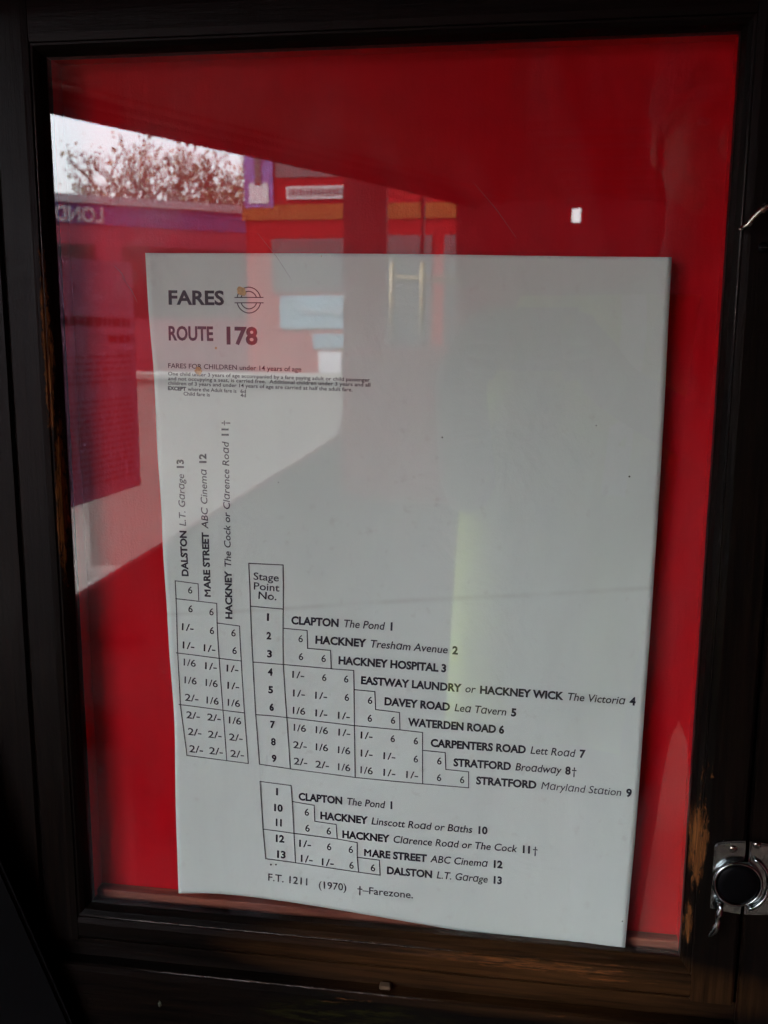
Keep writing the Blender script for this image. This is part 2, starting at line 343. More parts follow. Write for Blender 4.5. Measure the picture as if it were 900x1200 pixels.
# printed matter of the sheet: (part, runs, baseline start, baseline end, capital height) in metres on the sheet
TEXT = [
  ('heading_text', [('FARES', 'H')], (-0.19186, 0.0164), (-0.16105, 0.01611), 0.00707),
  ('heading_text', [('ROUTE', 'H')], (-0.19245, -0.00243), (-0.16754, -0.0026), 0.00716),
  ('heading_text', [('178', 'X')], (-0.16016, -0.00426), (-0.1431, -0.00446), 0.00868),
  ('small_print', [('FARES FOR CHILDREN under 14 years of age', 'R')], (-0.19323, -0.01738), (-0.11936, -0.01856), 0.00252),
  ('small_print', [('One child under 3 years of age accompanied by a fare paying adult or child passenger', 'R')], (-0.19337, -0.02134), (-0.0825, -0.02344), 0.00189),
  ('small_print', [('and not occupying a seat, is carried free.  Additional children under 3 years and all', 'R')], (-0.19347, -0.0239), (-0.08222, -0.02601), 0.00189),
  ('small_print', [('children of 3 years and under 14 years of age are carried at half the adult fare.', 'R')], (-0.19356, -0.02637), (-0.09176, -0.02867), 0.0019),
  ('small_print', [('EXCEPT', 'B'), (' where the Adult fare is', 'R')], (-0.19366, -0.02921), (-0.15536, -0.03025), 0.00192),
  ('small_print', [('6d', 'R')], (-0.15314, -0.03031), (-0.15008, -0.03036), 0.0019),
  ('small_print', [('Child fare is', 'R')], (-0.18495, -0.03203), (-0.17027, -0.03246), 0.00193),
  ('small_print', [('4d', 'R')], (-0.15319, -0.03249), (-0.15012, -0.03254), 0.00191),
  ('stage_name', [('CLAPTON ', 'B'), ('The Pond ', 'I'), ('1', 'B')], (-0.12597, -0.15704), (-0.06954, -0.15836), 0.00421),
  ('stage_name', [('HACKNEY ', 'B'), ('Tresham Avenue ', 'I'), ('2', 'B')], (-0.11237, -0.16747), (-0.03338, -0.16977), 0.00421),
  ('stage_name', [('HACKNEY HOSPITAL 3', 'B')], (-0.09931, -0.17861), (-0.03961, -0.18013), 0.00424),
  ('stage_name', [('EASTWAY LAUNDRY ', 'B'), ('or ', 'I'), ('HACKNEY WICK ', 'B'), ('The Victoria ', 'I'), ('4', 'B')], (-0.08662, -0.18938), (0.06185, -0.19308), 0.0042),
  ('stage_name', [('DAVEY ROAD ', 'B'), ('Lea Tavern ', 'I'), ('5', 'B')], (-0.07341, -0.20077), (-0.00103, -0.20302), 0.00426),
  ('stage_name', [('WATERDEN ROAD 6', 'B')], (-0.06023, -0.21192), (-0.00725, -0.21329), 0.00429),
  ('stage_name', [('CARPENTERS ROAD ', 'B'), ('Lett Road ', 'I'), ('7', 'B')], (-0.04739, -0.22324), (0.03684, -0.22445), 0.00429),
  ('stage_name', [('STRATFORD ', 'B'), ('Broadway ', 'I'), ('8', 'B'), ('†', 'L')], (-0.03454, -0.23387), (0.03251, -0.23467), 0.00431),
  ('stage_name', [('STRATFORD ', 'B'), ('Maryland Station ', 'I'), ('9', 'B')], (-0.02185, -0.24375), (0.06228, -0.24496), 0.00431),
  ('stage_name', [('CLAPTON ', 'B'), ('The Pond ', 'I'), ('1', 'B')], (-0.12307, -0.26201), (-0.06854, -0.26224), 0.0043),
  ('stage_name', [('HACKNEY ', 'B'), ('Linscott Road or Baths ', 'I'), ('10', 'B')], (-0.11036, -0.27246), (-0.01486, -0.27363), 0.0043),
  ('stage_name', [('HACKNEY ', 'B'), ('Clarence Road or The Cock ', 'I'), ('11', 'B'), ('†', 'L')], (-0.09744, -0.28278), (0.0132, -0.28337), 0.0043),
  ('stage_name', [('M', 'M'), ('ARE STREET ', 'B'), ('ABC Cinema ', 'I'), ('12', 'B')], (-0.08472, -0.29281), (-0.00597, -0.29392), 0.00434),
  ('stage_name', [('DALSTON ', 'B'), ('L.T. Garage ', 'I'), ('13', 'B')], (-0.07142, -0.30267), (-0.00609, -0.30377), 0.00435),
  ('stage_name', [('DALSTON ', 'B'), ('L.T. Garage ', 'I'), ('13', 'B')], (-0.18506, -0.13276), (-0.18586, -0.06699), 0.00376),
  ('stage_name', [('M', 'M'), ('ARE STREET ', 'B'), ('ABC Cinema ', 'I'), ('12', 'B')], (-0.17216, -0.14399), (-0.17307, -0.06355), 0.00373),
  ('stage_name', [('HACKNEY ', 'B'), ('The Cock or Clarence Road ', 'I'), ('11', 'B'), ('†', 'L')], (-0.15981, -0.1559), (-0.16031, -0.04527), 0.0037),
  ('footer_text', [('F.T. 1211', 'R')], (-0.14185, -0.31406), (-0.11834, -0.31479), 0.00439),
  ('footer_text', [('(1970)', 'R')], (-0.11145, -0.31577), (-0.09511, -0.31573), 0.00436),
  ('footer_text', [('†–Farezone.', 'R')], (-0.08869, -0.31631), (-0.0563, -0.31685), 0.00433),
  ('stage_number', [('Stage', 'R')], (-0.14731, -0.13287), (-0.13306, -0.13347), 0.00409),
  ('stage_number', [('Point', 'R')], (-0.14722, -0.13846), (-0.13276, -0.13914), 0.00411),
  ('stage_number', [('No.', 'R')], (-0.14463, -0.14362), (-0.13443, -0.14413), 0.00412),
  ('fare_figures', [('6', 'L')], (-0.18571, -0.14258), (-0.18312, -0.14275), 0.00398),
  ('fare_figures', [('6', 'L')], (-0.18582, -0.15345), (-0.18323, -0.15362), 0.00401),
  ('fare_figures', [('6', 'L')], (-0.17329, -0.15436), (-0.17071, -0.15452), 0.004),
  ('fare_figures', [('1/-', 'L')], (-0.1899, -0.16425), (-0.18289, -0.16466), 0.00404),
  ('fare_figures', [('6', 'L')], (-0.17313, -0.16515), (-0.17054, -0.16531), 0.00403),
  ('fare_figures', [('6', 'L')], (-0.16038, -0.16566), (-0.15781, -0.16581), 0.00401),
  ('fare_figures', [('1/-', 'L')], (-0.18967, -0.17491), (-0.18263, -0.17531), 0.00407),
  ('fare_figures', [('1/-', 'L')], (-0.17702, -0.17564), (-0.17003, -0.17604), 0.00406),
  ('fare_figures', [('6', 'L')], (-0.15993, -0.1759), (-0.15735, -0.17604), 0.00404),
  ('fare_figures', [('1/6', 'L')], (-0.18943, -0.18505), (-0.18211, -0.18544), 0.0041),
  ('fare_figures', [('1/-', 'L')], (-0.17651, -0.18622), (-0.16949, -0.1866), 0.00409),
  ('fare_figures', [('1/-', 'L')], (-0.16366, -0.18667), (-0.15668, -0.18705), 0.00408),
  ('fare_figures', [('1/6', 'L')], (-0.1893, -0.19574), (-0.18197, -0.19612), 0.00413),
  ('fare_figures', [('1/6', 'L')], (-0.17657, -0.1963), (-0.16928, -0.19667), 0.00412),
  ('fare_figures', [('1/-', 'L')], (-0.16356, -0.19696), (-0.15656, -0.19732), 0.00411),
  ('fare_figures', [('2/-', 'L')], (-0.18944, -0.20625), (-0.18132, -0.20665), 0.00416),
  ('fare_figures', [('1/6', 'L')], (-0.1764, -0.20692), (-0.16909, -0.20727), 0.00415),
  ('fare_figures', [('1/6', 'L')], (-0.1637, -0.20731), (-0.15643, -0.20767), 0.00413),
  ('fare_figures', [('2/-', 'L')], (-0.18895, -0.21683), (-0.1808, -0.21721), 0.00419),
  ('fare_figures', [('2/-', 'L')], (-0.17636, -0.21721), (-0.16827, -0.21759), 0.00418),
  ('fare_figures', [('1/6', 'L')], (-0.16337, -0.21808), (-0.15608, -0.21842), 0.00416),
  ('fare_figures', [('2/-', 'L')], (-0.18832, -0.22698), (-0.18015, -0.22734), 0.00422),
  ('fare_figures', [('2/-', 'L')], (-0.17619, -0.22773), (-0.16806, -0.22809), 0.00421),
  ('fare_figures', [('2/-', 'L')], (-0.16365, -0.22844), (-0.15557, -0.2288), 0.00419),
  ('fare_figures', [('2/-', 'L')], (-0.1877, -0.23744), (-0.1795, -0.23778), 0.00425),
  ('fare_figures', [('2/-', 'L')], (-0.17576, -0.23781), (-0.16761, -0.23815), 0.00423),
  ('fare_figures', [('2/-', 'L')], (-0.16318, -0.23862), (-0.15508, -0.23895), 0.00422),
  ('stage_number', [('1', 'B')], (-0.13976, -0.15566), (-0.13859, -0.15569), 0.00386),
  ('stage_number', [('2', 'B')], (-0.14003, -0.16621), (-0.13729, -0.16629), 0.00388),
  ('stage_number', [('3', 'B')], (-0.13975, -0.17664), (-0.137, -0.17672), 0.00391),
  ('stage_number', [('4', 'B')], (-0.13958, -0.18727), (-0.13682, -0.18733), 0.00394),
  ('stage_number', [('5', 'B')], (-0.13952, -0.19786), (-0.13675, -0.19791), 0.00397),
  ('stage_number', [('6', 'B')], (-0.13913, -0.20839), (-0.13655, -0.20843), 0.00399),
  ('stage_number', [('7', 'B')], (-0.13893, -0.21886), (-0.13615, -0.21891), 0.00403),
  ('stage_number', [('8', 'B')], (-0.13875, -0.22942), (-0.13596, -0.22945), 0.00405),
  ('stage_number', [('9', 'B')], (-0.13857, -0.23968), (-0.13576, -0.23971), 0.00408),
  ('fare_figures', [('6', 'L')], (-0.12189, -0.16705), (-0.11937, -0.16717), 0.00397),
  ('fare_figures', [('6', 'L')], (-0.12174, -0.17735), (-0.11921, -0.17747), 0.004),
  ('fare_figures', [('6', 'L')], (-0.10893, -0.17783), (-0.10641, -0.17794), 0.00399),
  ('fare_figures', [('1/-', 'L')], (-0.12557, -0.18799), (-0.11873, -0.1883), 0.00403),
  ('fare_figures', [('6', 'L')], (-0.10861, -0.18882), (-0.10609, -0.18893), 0.00401),
  ('fare_figures', [('6', 'L')], (-0.09622, -0.18902), (-0.09371, -0.18913), 0.004),
  ('fare_figures', [('1/-', 'L')], (-0.12531, -0.19898), (-0.11844, -0.19926), 0.00406),
  ('fare_figures', [('1/-', 'L')], (-0.11264, -0.19954), (-0.10582, -0.19982), 0.00405),
  ('fare_figures', [('6', 'L')], (-0.09585, -0.19966), (-0.09334, -0.19976), 0.00403),
  ('fare_figures', [('1/6', 'L')], (-0.12555, -0.20938), (-0.11842, -0.20965), 0.00409),
  ('fare_figures', [('1/-', 'L')], (-0.11259, -0.21004), (-0.10574, -0.21031), 0.00407),
  ('fare_figures', [('1/-', 'L')], (-0.0997, -0.21055), (-0.0929, -0.21082), 0.00406),
  ('fare_figures', [('6', 'L')], (-0.08273, -0.20057), (-0.08023, -0.20068), 0.00401),
  ('fare_figures', [('6', 'L')], (-0.08283, -0.21102), (-0.08033, -0.21111), 0.00404),
  ('fare_figures', [('6', 'L')], (-0.06975, -0.21136), (-0.06726, -0.21146), 0.00403),
  ('fare_figures', [('1/6', 'L')], (-0.12528, -0.21969), (-0.11812, -0.21995), 0.00411),
  ('fare_figures', [('1/6', 'L')], (-0.11252, -0.22006), (-0.10541, -0.22032), 0.0041),
  ('fare_figures', [('1/-', 'L')], (-0.09947, -0.22054), (-0.09265, -0.22079), 0.00408),
  ('fare_figures', [('1/-', 'L')], (-0.08675, -0.2213), (-0.07997, -0.22155), 0.00408),
  ('fare_figures', [('6', 'L')], (-0.06981, -0.22211), (-0.06731, -0.2222), 0.00406),
  ('fare_figures', [('6', 'L')], (-0.05689, -0.22257), (-0.05441, -0.22266), 0.00404),
  ('fare_figures', [('2/-', 'L')], (-0.12577, -0.23023), (-0.11785, -0.2305), 0.00415),
  ('fare_figures', [('1/6', 'L')], (-0.1126, -0.23044), (-0.10546, -0.23068), 0.00413),
  ('fare_figures', [('1/6', 'L')], (-0.09976, -0.23117), (-0.09266, -0.23141), 0.00412),
  ('fare_figures', [('1/-', 'L')], (-0.08674, -0.23203), (-0.07994, -0.23225), 0.0041),
  ('fare_figures', [('1/-', 'L')], (-0.0738, -0.2326), (-0.06704, -0.23282), 0.00409),
  ('fare_figures', [('6', 'L')], (-0.05678, -0.23322), (-0.05429, -0.2333), 0.00407),
  ('fare_figures', [('2/-', 'L')], (-0.12563, -0.24028), (-0.11767, -0.24053), 0.00417),
  ('fare_figures', [('2/-', 'L')], (-0.11292, -0.24101), (-0.10502, -0.24125), 0.00416),
  ('fare_figures', [('1/6', 'L')], (-0.09979, -0.24145), (-0.09267, -0.24167), 0.00414),
  ('fare_figures', [('1/6', 'L')], (-0.08685, -0.24214), (-0.07978, -0.24236), 0.00413),
  ('fare_figures', [('1/-', 'L')], (-0.07375, -0.24254), (-0.06696, -0.24275), 0.00411),
  ('fare_figures', [('1/-', 'L')], (-0.06085, -0.24281), (-0.05411, -0.24301), 0.0041),
  ('fare_figures', [('6', 'L')], (-0.04365, -0.23348), (-0.04118, -0.23356), 0.00406),
  ('fare_figures', [('6', 'L')], (-0.04363, -0.24336), (-0.04115, -0.24344), 0.00408),
  ('fare_figures', [('6', 'L')], (-0.0308, -0.24375), (-0.02833, -0.24382), 0.00408),
  ('stage_number', [('1', 'B')], (-0.13652, -0.26022), (-0.13531, -0.26025), 0.00414),
  ('stage_number', [('10', 'B')], (-0.13778, -0.27026), (-0.13273, -0.27038), 0.00416),
  ('stage_number', [('11', 'B')], (-0.13696, -0.27942), (-0.13341, -0.27949), 0.00419),
  ('stage_number', [('12', 'B')], (-0.13706, -0.2894), (-0.13198, -0.28949), 0.00422),
  ('stage_number', [('13', 'B')], (-0.13639, -0.29924), (-0.13129, -0.29932), 0.00424),
  ('fare_figures', [('6', 'L')], (-0.11965, -0.27129), (-0.11705, -0.27135), 0.00425),
  ('fare_figures', [('6', 'L')], (-0.11935, -0.28123), (-0.11673, -0.28128), 0.00429),
  ('fare_figures', [('6', 'L')], (-0.10671, -0.28164), (-0.10412, -0.28169), 0.00427),
  ('fare_figures', [('1/-', 'L')], (-0.12308, -0.29113), (-0.11601, -0.29126), 0.00432),
  ('fare_figures', [('6', 'L')], (-0.10657, -0.29141), (-0.10396, -0.29146), 0.0043),
  ('fare_figures', [('6', 'L')], (-0.09377, -0.29177), (-0.09118, -0.29182), 0.00428),
  ('fare_figures', [('1/-', 'L')], (-0.12216, -0.3005), (-0.11508, -0.30061), 0.00434),
  ('fare_figures', [('1/-', 'L')], (-0.10964, -0.3013), (-0.1026, -0.30141), 0.00433),
  ('fare_figures', [('6', 'L')], (-0.09338, -0.30155), (-0.09079, -0.3016), 0.00431),
  ('fare_figures', [('6', 'L')], (-0.08083, -0.3019), (-0.07825, -0.30194), 0.00429),
]
RULES = [
  [(-0.19303, -0.1358), (-0.17948, -0.13684), (-0.17942, -0.14629)],
  [(-0.19314, -0.14628), (-0.16879, -0.14748), (-0.16864, -0.15866), (-0.1555, -0.15965)],
  [(-0.16864, -0.15866), (-0.16541, -0.2413)],
  [(-0.19303, -0.1358), (-0.19272, -0.17797), (-0.19225, -0.20912), (-0.18916, -0.23966), (-0.16541, -0.2413), (-0.1526, -0.2421), (-0.15392, -0.21105), (-0.1548, -0.17986), (-0.1555, -0.15965)],
  [(-0.19348, -0.17791), (-0.1548, -0.17986)],
  [(-0.19301, -0.20891), (-0.15392, -0.21105)],
  [(-0.14985, -0.12377), (-0.13052, -0.1241), (-0.13056, -0.18051), (-0.12766, -0.24329)],
  [(-0.14985, -0.12377), (-0.14917, -0.14804), (-0.14802, -0.18004), (-0.14728, -0.21154), (-0.14589, -0.24197), (-0.12766, -0.24329), (-0.08984, -0.24502), (-0.05153, -0.24571), (-0.02587, -0.24629)],
  [(-0.14917, -0.14804), (-0.13066, -0.14894)],
  [(-0.14802, -0.18004), (-0.13056, -0.18051), (-0.10332, -0.18161), (-0.09071, -0.18193), (-0.09047, -0.19294), (-0.08984, -0.24492)],
  [(-0.14728, -0.21154), (-0.13717, -0.2116), (-0.09009, -0.214), (-0.06456, -0.21471), (-0.05191, -0.21537), (-0.05178, -0.22582), (-0.05153, -0.24571)],
  [(-0.12989, -0.1597), (-0.11695, -0.16037), (-0.11665, -0.17046), (-0.10376, -0.1711), (-0.10332, -0.18161)],
  [(-0.09047, -0.19294), (-0.0788, -0.19343), (-0.07828, -0.20377), (-0.06488, -0.20462), (-0.06456, -0.21461)],
  [(-0.05178, -0.22582), (-0.03922, -0.22629), (-0.03868, -0.2362), (-0.02606, -0.23678), (-0.02587, -0.24629)],
  [(-0.14588, -0.25265), (-0.12738, -0.25354), (-0.1269, -0.26337), (-0.12532, -0.30116)],
  [(-0.14588, -0.25265), (-0.14458, -0.28222), (-0.14326, -0.30061), (-0.12532, -0.30137), (-0.08789, -0.30328), (-0.07537, -0.30389), (-0.07581, -0.29456), (-0.0887, -0.29401)],
  [(-0.1269, -0.26337), (-0.11389, -0.26443), (-0.11357, -0.27431), (-0.101, -0.27495), (-0.10043, -0.28378)],
  [(-0.14458, -0.28222), (-0.12638, -0.28313), (-0.10043, -0.28389), (-0.0887, -0.28489), (-0.0887, -0.29401), (-0.08789, -0.30312)],
]
SHEET_EDGE = {'left': [(-0.20378, 0.04299), (-0.2032, 0.01023), (-0.20157, -0.02143), (-0.20076, -0.06315), (-0.19955, -0.09639), (-0.19955, -0.12306), (-0.19794, -0.17521), (-0.19633, -0.21611), (-0.19661, -0.26892), (-0.19591, -0.32567)], 'right': [(0.06779, 0.0391), (0.06807, 0.00502), (0.06836, -0.02994), (0.0683, -0.0746), (0.06797, -0.12395), (0.06733, -0.16098), (0.0666, -0.20626), (0.06565, -0.25802), (0.06436, -0.29621), (0.06306, -0.33594)], 'top': [(-0.20378, 0.04299), (-0.12416, 0.04223), (-0.01445, 0.04065), (0.06779, 0.0391)], 'bottom': [(-0.19591, -0.32567), (-0.17531, -0.32454), (-0.13637, -0.32602), (-0.10575, -0.32795), (-0.07305, -0.33069), (-0.01879, -0.33597), (0.01976, -0.33732), (0.04814, -0.33699), (0.06306, -0.33594)]}
ROUNDEL = ((-0.14743, 0.01848), 0.00046)
MARKS = {'stain': [((-0.15127, 0.02308), 0.00258), ((-0.1763, -0.01888), 0.00212), ((-0.16624, -0.00663), 0.00069), ((-0.10794, 0.04063), 0.00037)], 'speck': [((-0.04386, -0.05199), 0.00041), ((0.03496, -0.04428), 0.00032), ((0.05278, -0.07017), 0.00051), ((-0.13273, -0.07832), 0.00028), ((0.06082, -0.31832), 0.00041), ((-0.14014, -0.30401), 0.00055), ((-0.13707, -0.30373), 0.00046)]}

# ---------------------------------------------------------------- text
_tc = {}
def text_bm(s, style):
    """flat lettering from the built-in typeface: list of 2-D polygons and its advance"""
    key = (s, style)
    if key in _tc: return _tc[key]
    c = bpy.data.curves.new('lettering', 'FONT')
    if style == 'I': s = s.replace('a', 'ɑ')
    body = s.rstrip(' ')
    c.body = body+'|'
    c.resolution_u = 3
    if style == 'I' and 'M' in s: style = 'N'
    c.offset = {'B': .042, 'M': 0, 'N': 0, 'X': .034, 'H': .03, 'R': .010, 'L': .010, 'I': .010}[style]
    if style in 'IN': c.shear = .17
    o = bpy.data.objects.new('lettering', c); COL.objects.link(o)
    bpy.context.view_layer.update()
    adv = None
    me = o.to_mesh()
    # the bar marks the advance: take it off again
    xs = max(v.co.x for v in me.vertices)
    o.to_mesh_clear(); c.body = body; bpy.context.view_layer.update()
    me = o.to_mesh()
    V = [(v.co.x, v.co.y) for v in me.vertices]; Fc = [tuple(p.vertices) for p in me.polygons]
    adv = xs-.13 + (.27 if s.endswith(' ') else 0) + (len(s)-len(body)-1)*.27*(s.endswith('  '))
    if style == 'B': adv += .02
    if style == 'M': V, Fc, adv = V+[(x+.065, y) for x, y in V], Fc+[tuple(i+len(V) for i in f) for f in Fc], adv+.07
    o.to_mesh_clear(); bpy.data.objects.remove(o); bpy.data.curves.remove(c)
    _tc[key] = (V, Fc, adv); return _tc[key]
CAP = .69
PY = .0075
FOLD, FZ, FM = .0015, -.1355, .1016
def wave(x, z):
    """how far the sheet bows towards (-) or away from (+) the viewer"""
    a = .0007*sin(x*38+1.2)*sin(z*17+.4)+.0005*sin(z*31+x*20)
    c = -(FOLD*math.exp(-((z-FZ-FM*x)/.0065)**2))          # old fold across the middle
    e = .0010*math.exp(-((x+.19)/.02)**2)*sin(z*26)
    b = -.0012*math.exp(-((z+.33)/.02)**2)*(.5+.5*sin(x*24))
    d = (FZ+FM*x)-z                                            # below the old fold the sheet leans forward
    return PY+a*1.6+.35*c+e+b-(.0025*(1-math.exp(-d/.013)) if d > 0 else 0)
def lay_text(bm, segs, a, b, cap, off=.00025, plane=None):
    V2 = []; F2 = []; cur = 0
    for s, st in segs:
        V, Fc, adv = text_bm(s, st); n = len(V2)
        V2 += [(x+cur, y) for x, y in V]; F2 += [tuple(i+n for i in f) for f in Fc]; cur += adv
    x0 = min(v[0] for v in V2); x1 = max(v[0] for v in V2)
    a = Vector(a); b = Vector(b); u = (b-a); wd = u.length; u.normalize(); v = Vector((-u.y, u.x))
    vs_ = []
    for x, y in V2:
        p = a+u*((x-x0)/(x1-x0)*wd)+v*(y/CAP*cap)
        vs_.append(bm.verts.new((p.x, (plane if plane is not None else wave(p.x, p.y))-off, p.y)))
    for f in F2:
        try: bm.faces.new([vs_[i] for i in f])
        except ValueError: pass

# ---------------------------------------------------------------- the case
case = thing('notice_case', 'old dark varnished wooden notice case lined with a red board behind its glazed door', 'notice case', CASE)
def rng_noise(seed):
    r = random.Random(seed); ph = [(r.uniform(20, 900), r.uniform(0, 6.28), r.uniform(.3, 1)) for _ in range(9)]
    return lambda t: sum(a*sin(fq*t+p) for fq, p, a in ph)/5
def member(name, side, prof, mat, parent, mitre=True, x0=OX0, x1=OX1, z0=OZ0, z1=OZ1, ext=0, jit=.00012, seed=1):
    """moulding run along one side of the opening; prof = (distance outward, y) corners of its section"""
    bm = bmesh.new(); nz = [rng_noise(seed*17+k) for k in range(len(prof))]; rings = []; N = 90
    for i in range(N+1):
        t_ = i/N; ring = []
        for k, (w_, y) in enumerate(prof):
            e = w_ if mitre else ext
            if side in 'LR':
                zz = (z0-e)+(z1-z0+2*e)*t_; j = nz[k](zz)*jit
                xx = (x0-w_) if side == 'L' else (x1+w_)
                ring.append(bm.verts.new((xx+j, y+j*.7, zz)))
            else:
                xx = (x0-e)+(x1-x0+2*e)*t_; j = nz[k](xx)*jit
                zz = (z0-w_) if side == 'B' else (z1+w_)
                ring.append(bm.verts.new((xx, y+j*.7, zz+j)))
        rings.append(ring)
    n = len(prof)
    for A, B in zip(rings, rings[1:]):
        for k in range(n): bm.faces.new((A[k], A[(k+1) % n], B[(k+1) % n], B[k]))
    bm.faces.new(rings[0]); bm.faces.new(rings[-1][::-1])
    bmesh.ops.recalc_face_normals(bm, faces=bm.faces[:])
    o = obj(name, bm, mat, parent); return o
door = thing('glazed_door', 'dark wooden door frame holding the glass in front of the fare sheet', 'door', CASE)
SW = {'L': .0265, 'R': .0285, 'B': .0205, 'T': .030}
BD = .0052
for k, s in enumerate('LRTB'):
    m = M['wood_v'] if s in 'LR' else M['wood_h']
    member('glazing_bead', s, [(0, .0045), (0, -.0008), (.0008, -.0018), (.0022, -.0050), (.0042, -.0070), (BD, -.0072), (BD, .0045)], m, door, seed=k+1)
for k, s in enumerate('LR'):
    member('stile', s, [(BD+.0001, .018), (BD+.0001, -.0074), (BD+.0006, -.0082), (BD+.004, -.0088), (SW[s]-.002, -.0088), (SW[s]-.0005, -.0078), (SW[s], -.0062), (SW[s], .018)], M['wood_v'], door, mitre=False,
           z0=OZ0-SW['B'], z1=OZ1+SW['T'], seed=k+7)
for k, s in enumerate('TB'):
    member('rail', s, [(BD+.0001, .018), (BD+.0001, -.0066), (BD+.0006, -.0078), (BD+.004, -.0085), (SW[s]-.003, -.0083), (SW[s]-.0008, -.0068), (SW[s], -.0050), (SW[s], .018)], M['wood_h'], door, mitre=False,
           x0=OX0-BD-.0002, x1=OX1+BD+.0002, seed=k+11)
for nm, pts, rr_ in (('arris_highlight', [(-.2465+i*.004, -.0078+.00008*sin(i*2.3), OZ0-BD+.0006+.00012*sin(i*1.7)) for i in range(58)], .0006),
                     ('arris_highlight', [(OX0-BD+.0005, -.0074, -.02+i*.004+.00) for i in range(36)], .00035),
                     ('arris_highlight', [(OX1+BD-.0004, -.0074, -.02+i*.004) for i in range(30)], .00035)):
    bm = bmesh.new(); rnd0 = random.Random(len(pts)); tube(bm, pts, [rr_*rnd0.uniform(.35, 1)*max(.12, min(1, k*.12, (len(pts)-1-k)*.12)) for k in range(len(pts))], 8); obj(nm, bm, M['edge_highlight'], door, True)  # thin strips added along the door arrises to show their highlights
bm = bmesh.new(); rnd0 = random.Random(2); pts = [(-.215+i*.004, -.0119, OZ0-.0338+.00012*sin(i*1.9)) for i in range(46)]
tube(bm, pts, [.0007*rnd0.uniform(.3, 1)*max(.12, min(1, k*.12, (len(pts)-1-k)*.12)) for k in range(len(pts))], 8); obj('arris_highlight', bm, M['edge_highlight'], case, True)  # highlight strip added on the lower board's edge
# glass: front face carries the reflection of both surfaces
bm = bmesh.new(); box(bm, OX0-.003, OX1+.003, -.0002, .0028, OZ0-.003, OZ1+.003)
bm.normal_update()
for fc in bm.faces: fc.material_index = 0 if fc.normal.y < -.9 else 1
obj('glass_pane', bm, None, door, mats=[M['glass'], M['glass_back']])
for (xa, za, xb, zb, ww) in [(-.140, .052, -.122, .028, .00010), (-.030, .075, -.008, .048, .00010), (-.218, .036, -.212, .028, .00013), (-.214, .030, -.206, .017, .00010)]:
    bm = bmesh.new(); tube(bm, [(xa, -.00035, za), ((xa+xb)/2+.001, -.00035, (za+zb)/2), (xb, -.00035, zb)], [ww*.2, ww, ww*.3], 5); obj('scratch', bm, M['film'], door)
# case carcass
boxo('back_board', (OX0-.01, OX1+.01, .0166, .024, OZ0-.012, OZ1+.01), M['red'], case)
bm = bmesh.new(); box(bm, OX0-.004, OX1+.004, .0088, .0164, OZ0-.012, OZ0+.0026, bev=.0006); obj('inner_ledge', bm, M['ledge'], case)
for nm, b in (('inner_side', (OX0-.008, OX0-.0005, .0047, .0164, OZ0-.001, OZ1+.004)), ('inner_side', (OX1+.0005, OX1+.008, .0047, .0164, OZ0-.001, OZ1+.004))):
    boxo(nm, b, M['red'], case)
boxo('inner_top', (OX0-.0004, OX1+.0004, .0047, .0164, OZ1+.0005, OZ1+.008), M['red'], case)
G = .0016
boxo('shade_hood', (OX0-.10, OX1+.12, -.075, .0, OZ1+.026+.0045, OZ1+.042), M['wood_h'], case, bev=.002)  # unseen hood added above the door to shade the top of the board
member('surround_board', 'L', [(SW['L']+G, .05), (SW['L']+G, -.0050), (SW['L']+G+.0012, -.0066), (.075, -.0066), (.075, .05)], M['wood_v'], case, mitre=False, z0=OZ0-.10, z1=OZ1+.10, seed=21)
member('surround_board', 'R', [(SW['R']+G, .05), (SW['R']+G, -.0056), (SW['R']+G+.0010, -.0076), (.12, -.0080), (.12, .05)], M['wood_v'], case, mitre=False, z0=OZ0-.10, z1=OZ1+.10, seed=22)
member('surround_board', 'T', [(SW['T']+G, .05), (SW['T']+G, -.0066), (.1, -.0066), (.1, .05)], M['wood_h'], case, mitre=False, x0=OX0-SW['L']-G+.0002, x1=OX1+SW['R']+G-.0002, seed=23)
member('surround_board', 'B', [(SW['B']+G, .05), (SW['B']+G, -.0040), (.0325, -.0046), (.0333, -.0110), (.0343, -.0124), (.038, -.0128), (.1, -.0134), (.1, .05)], M['wood_h'], case, mitre=False, x0=OX0-SW['L']-G+.0002, x1=OX1+SW['R']+G-.0002, seed=24)
# ---------------------------------------------------------------- latch on the door
def disc(bm, cx, cz, y, r, n=40, rings=((1, 0), )):
    """turned round piece facing -y: rings of (radius factor, y offset)"""
    prev = None
    for rf, dy in rings:
        if rf <= 1e-6:
            c_ = bm.verts.new((cx, y+dy, cz))
            for k in range(n): bm.faces.new((prev[k], prev[(k+1) % n], c_))
            return
        ring = [bm.verts.new((cx+r*rf*cos(2*pi*k/n), y+dy, cz+r*rf*sin(2*pi*k/n))) for k in range(n)]
        if prev:
            for k in range(n): bm.faces.new((prev[k], prev[(k+1) % n], ring[(k+1) % n], ring[k]))
        prev = ring
    bm.faces.new(prev)
def screw(name, x, z, y, parent, mat, r=.0021):
    bm = bmesh.new(); disc(bm, x, z, y, r, 20, ((1, .0004), (1, 0), (.8, -.0006), (.4, -.0008), (.0, -.0009)))
    bmesh.ops.recalc_face_normals(bm, faces=bm.faces[:]); o = obj(name, bm, mat, parent, True)
    bm = bmesh.new(); box(bm, x-r*.75, x+r*.75, y-.00105, y-.0007, z-.0002, z+.0002); obj('slot', bm, M['black'], o); return o
latch = thing('cupboard_latch', 'chrome thumb latch with a domed round knob on the right stile of the door', 'latch', CASE)
LX, LZ, LY = .1163, -.2805, -.0090
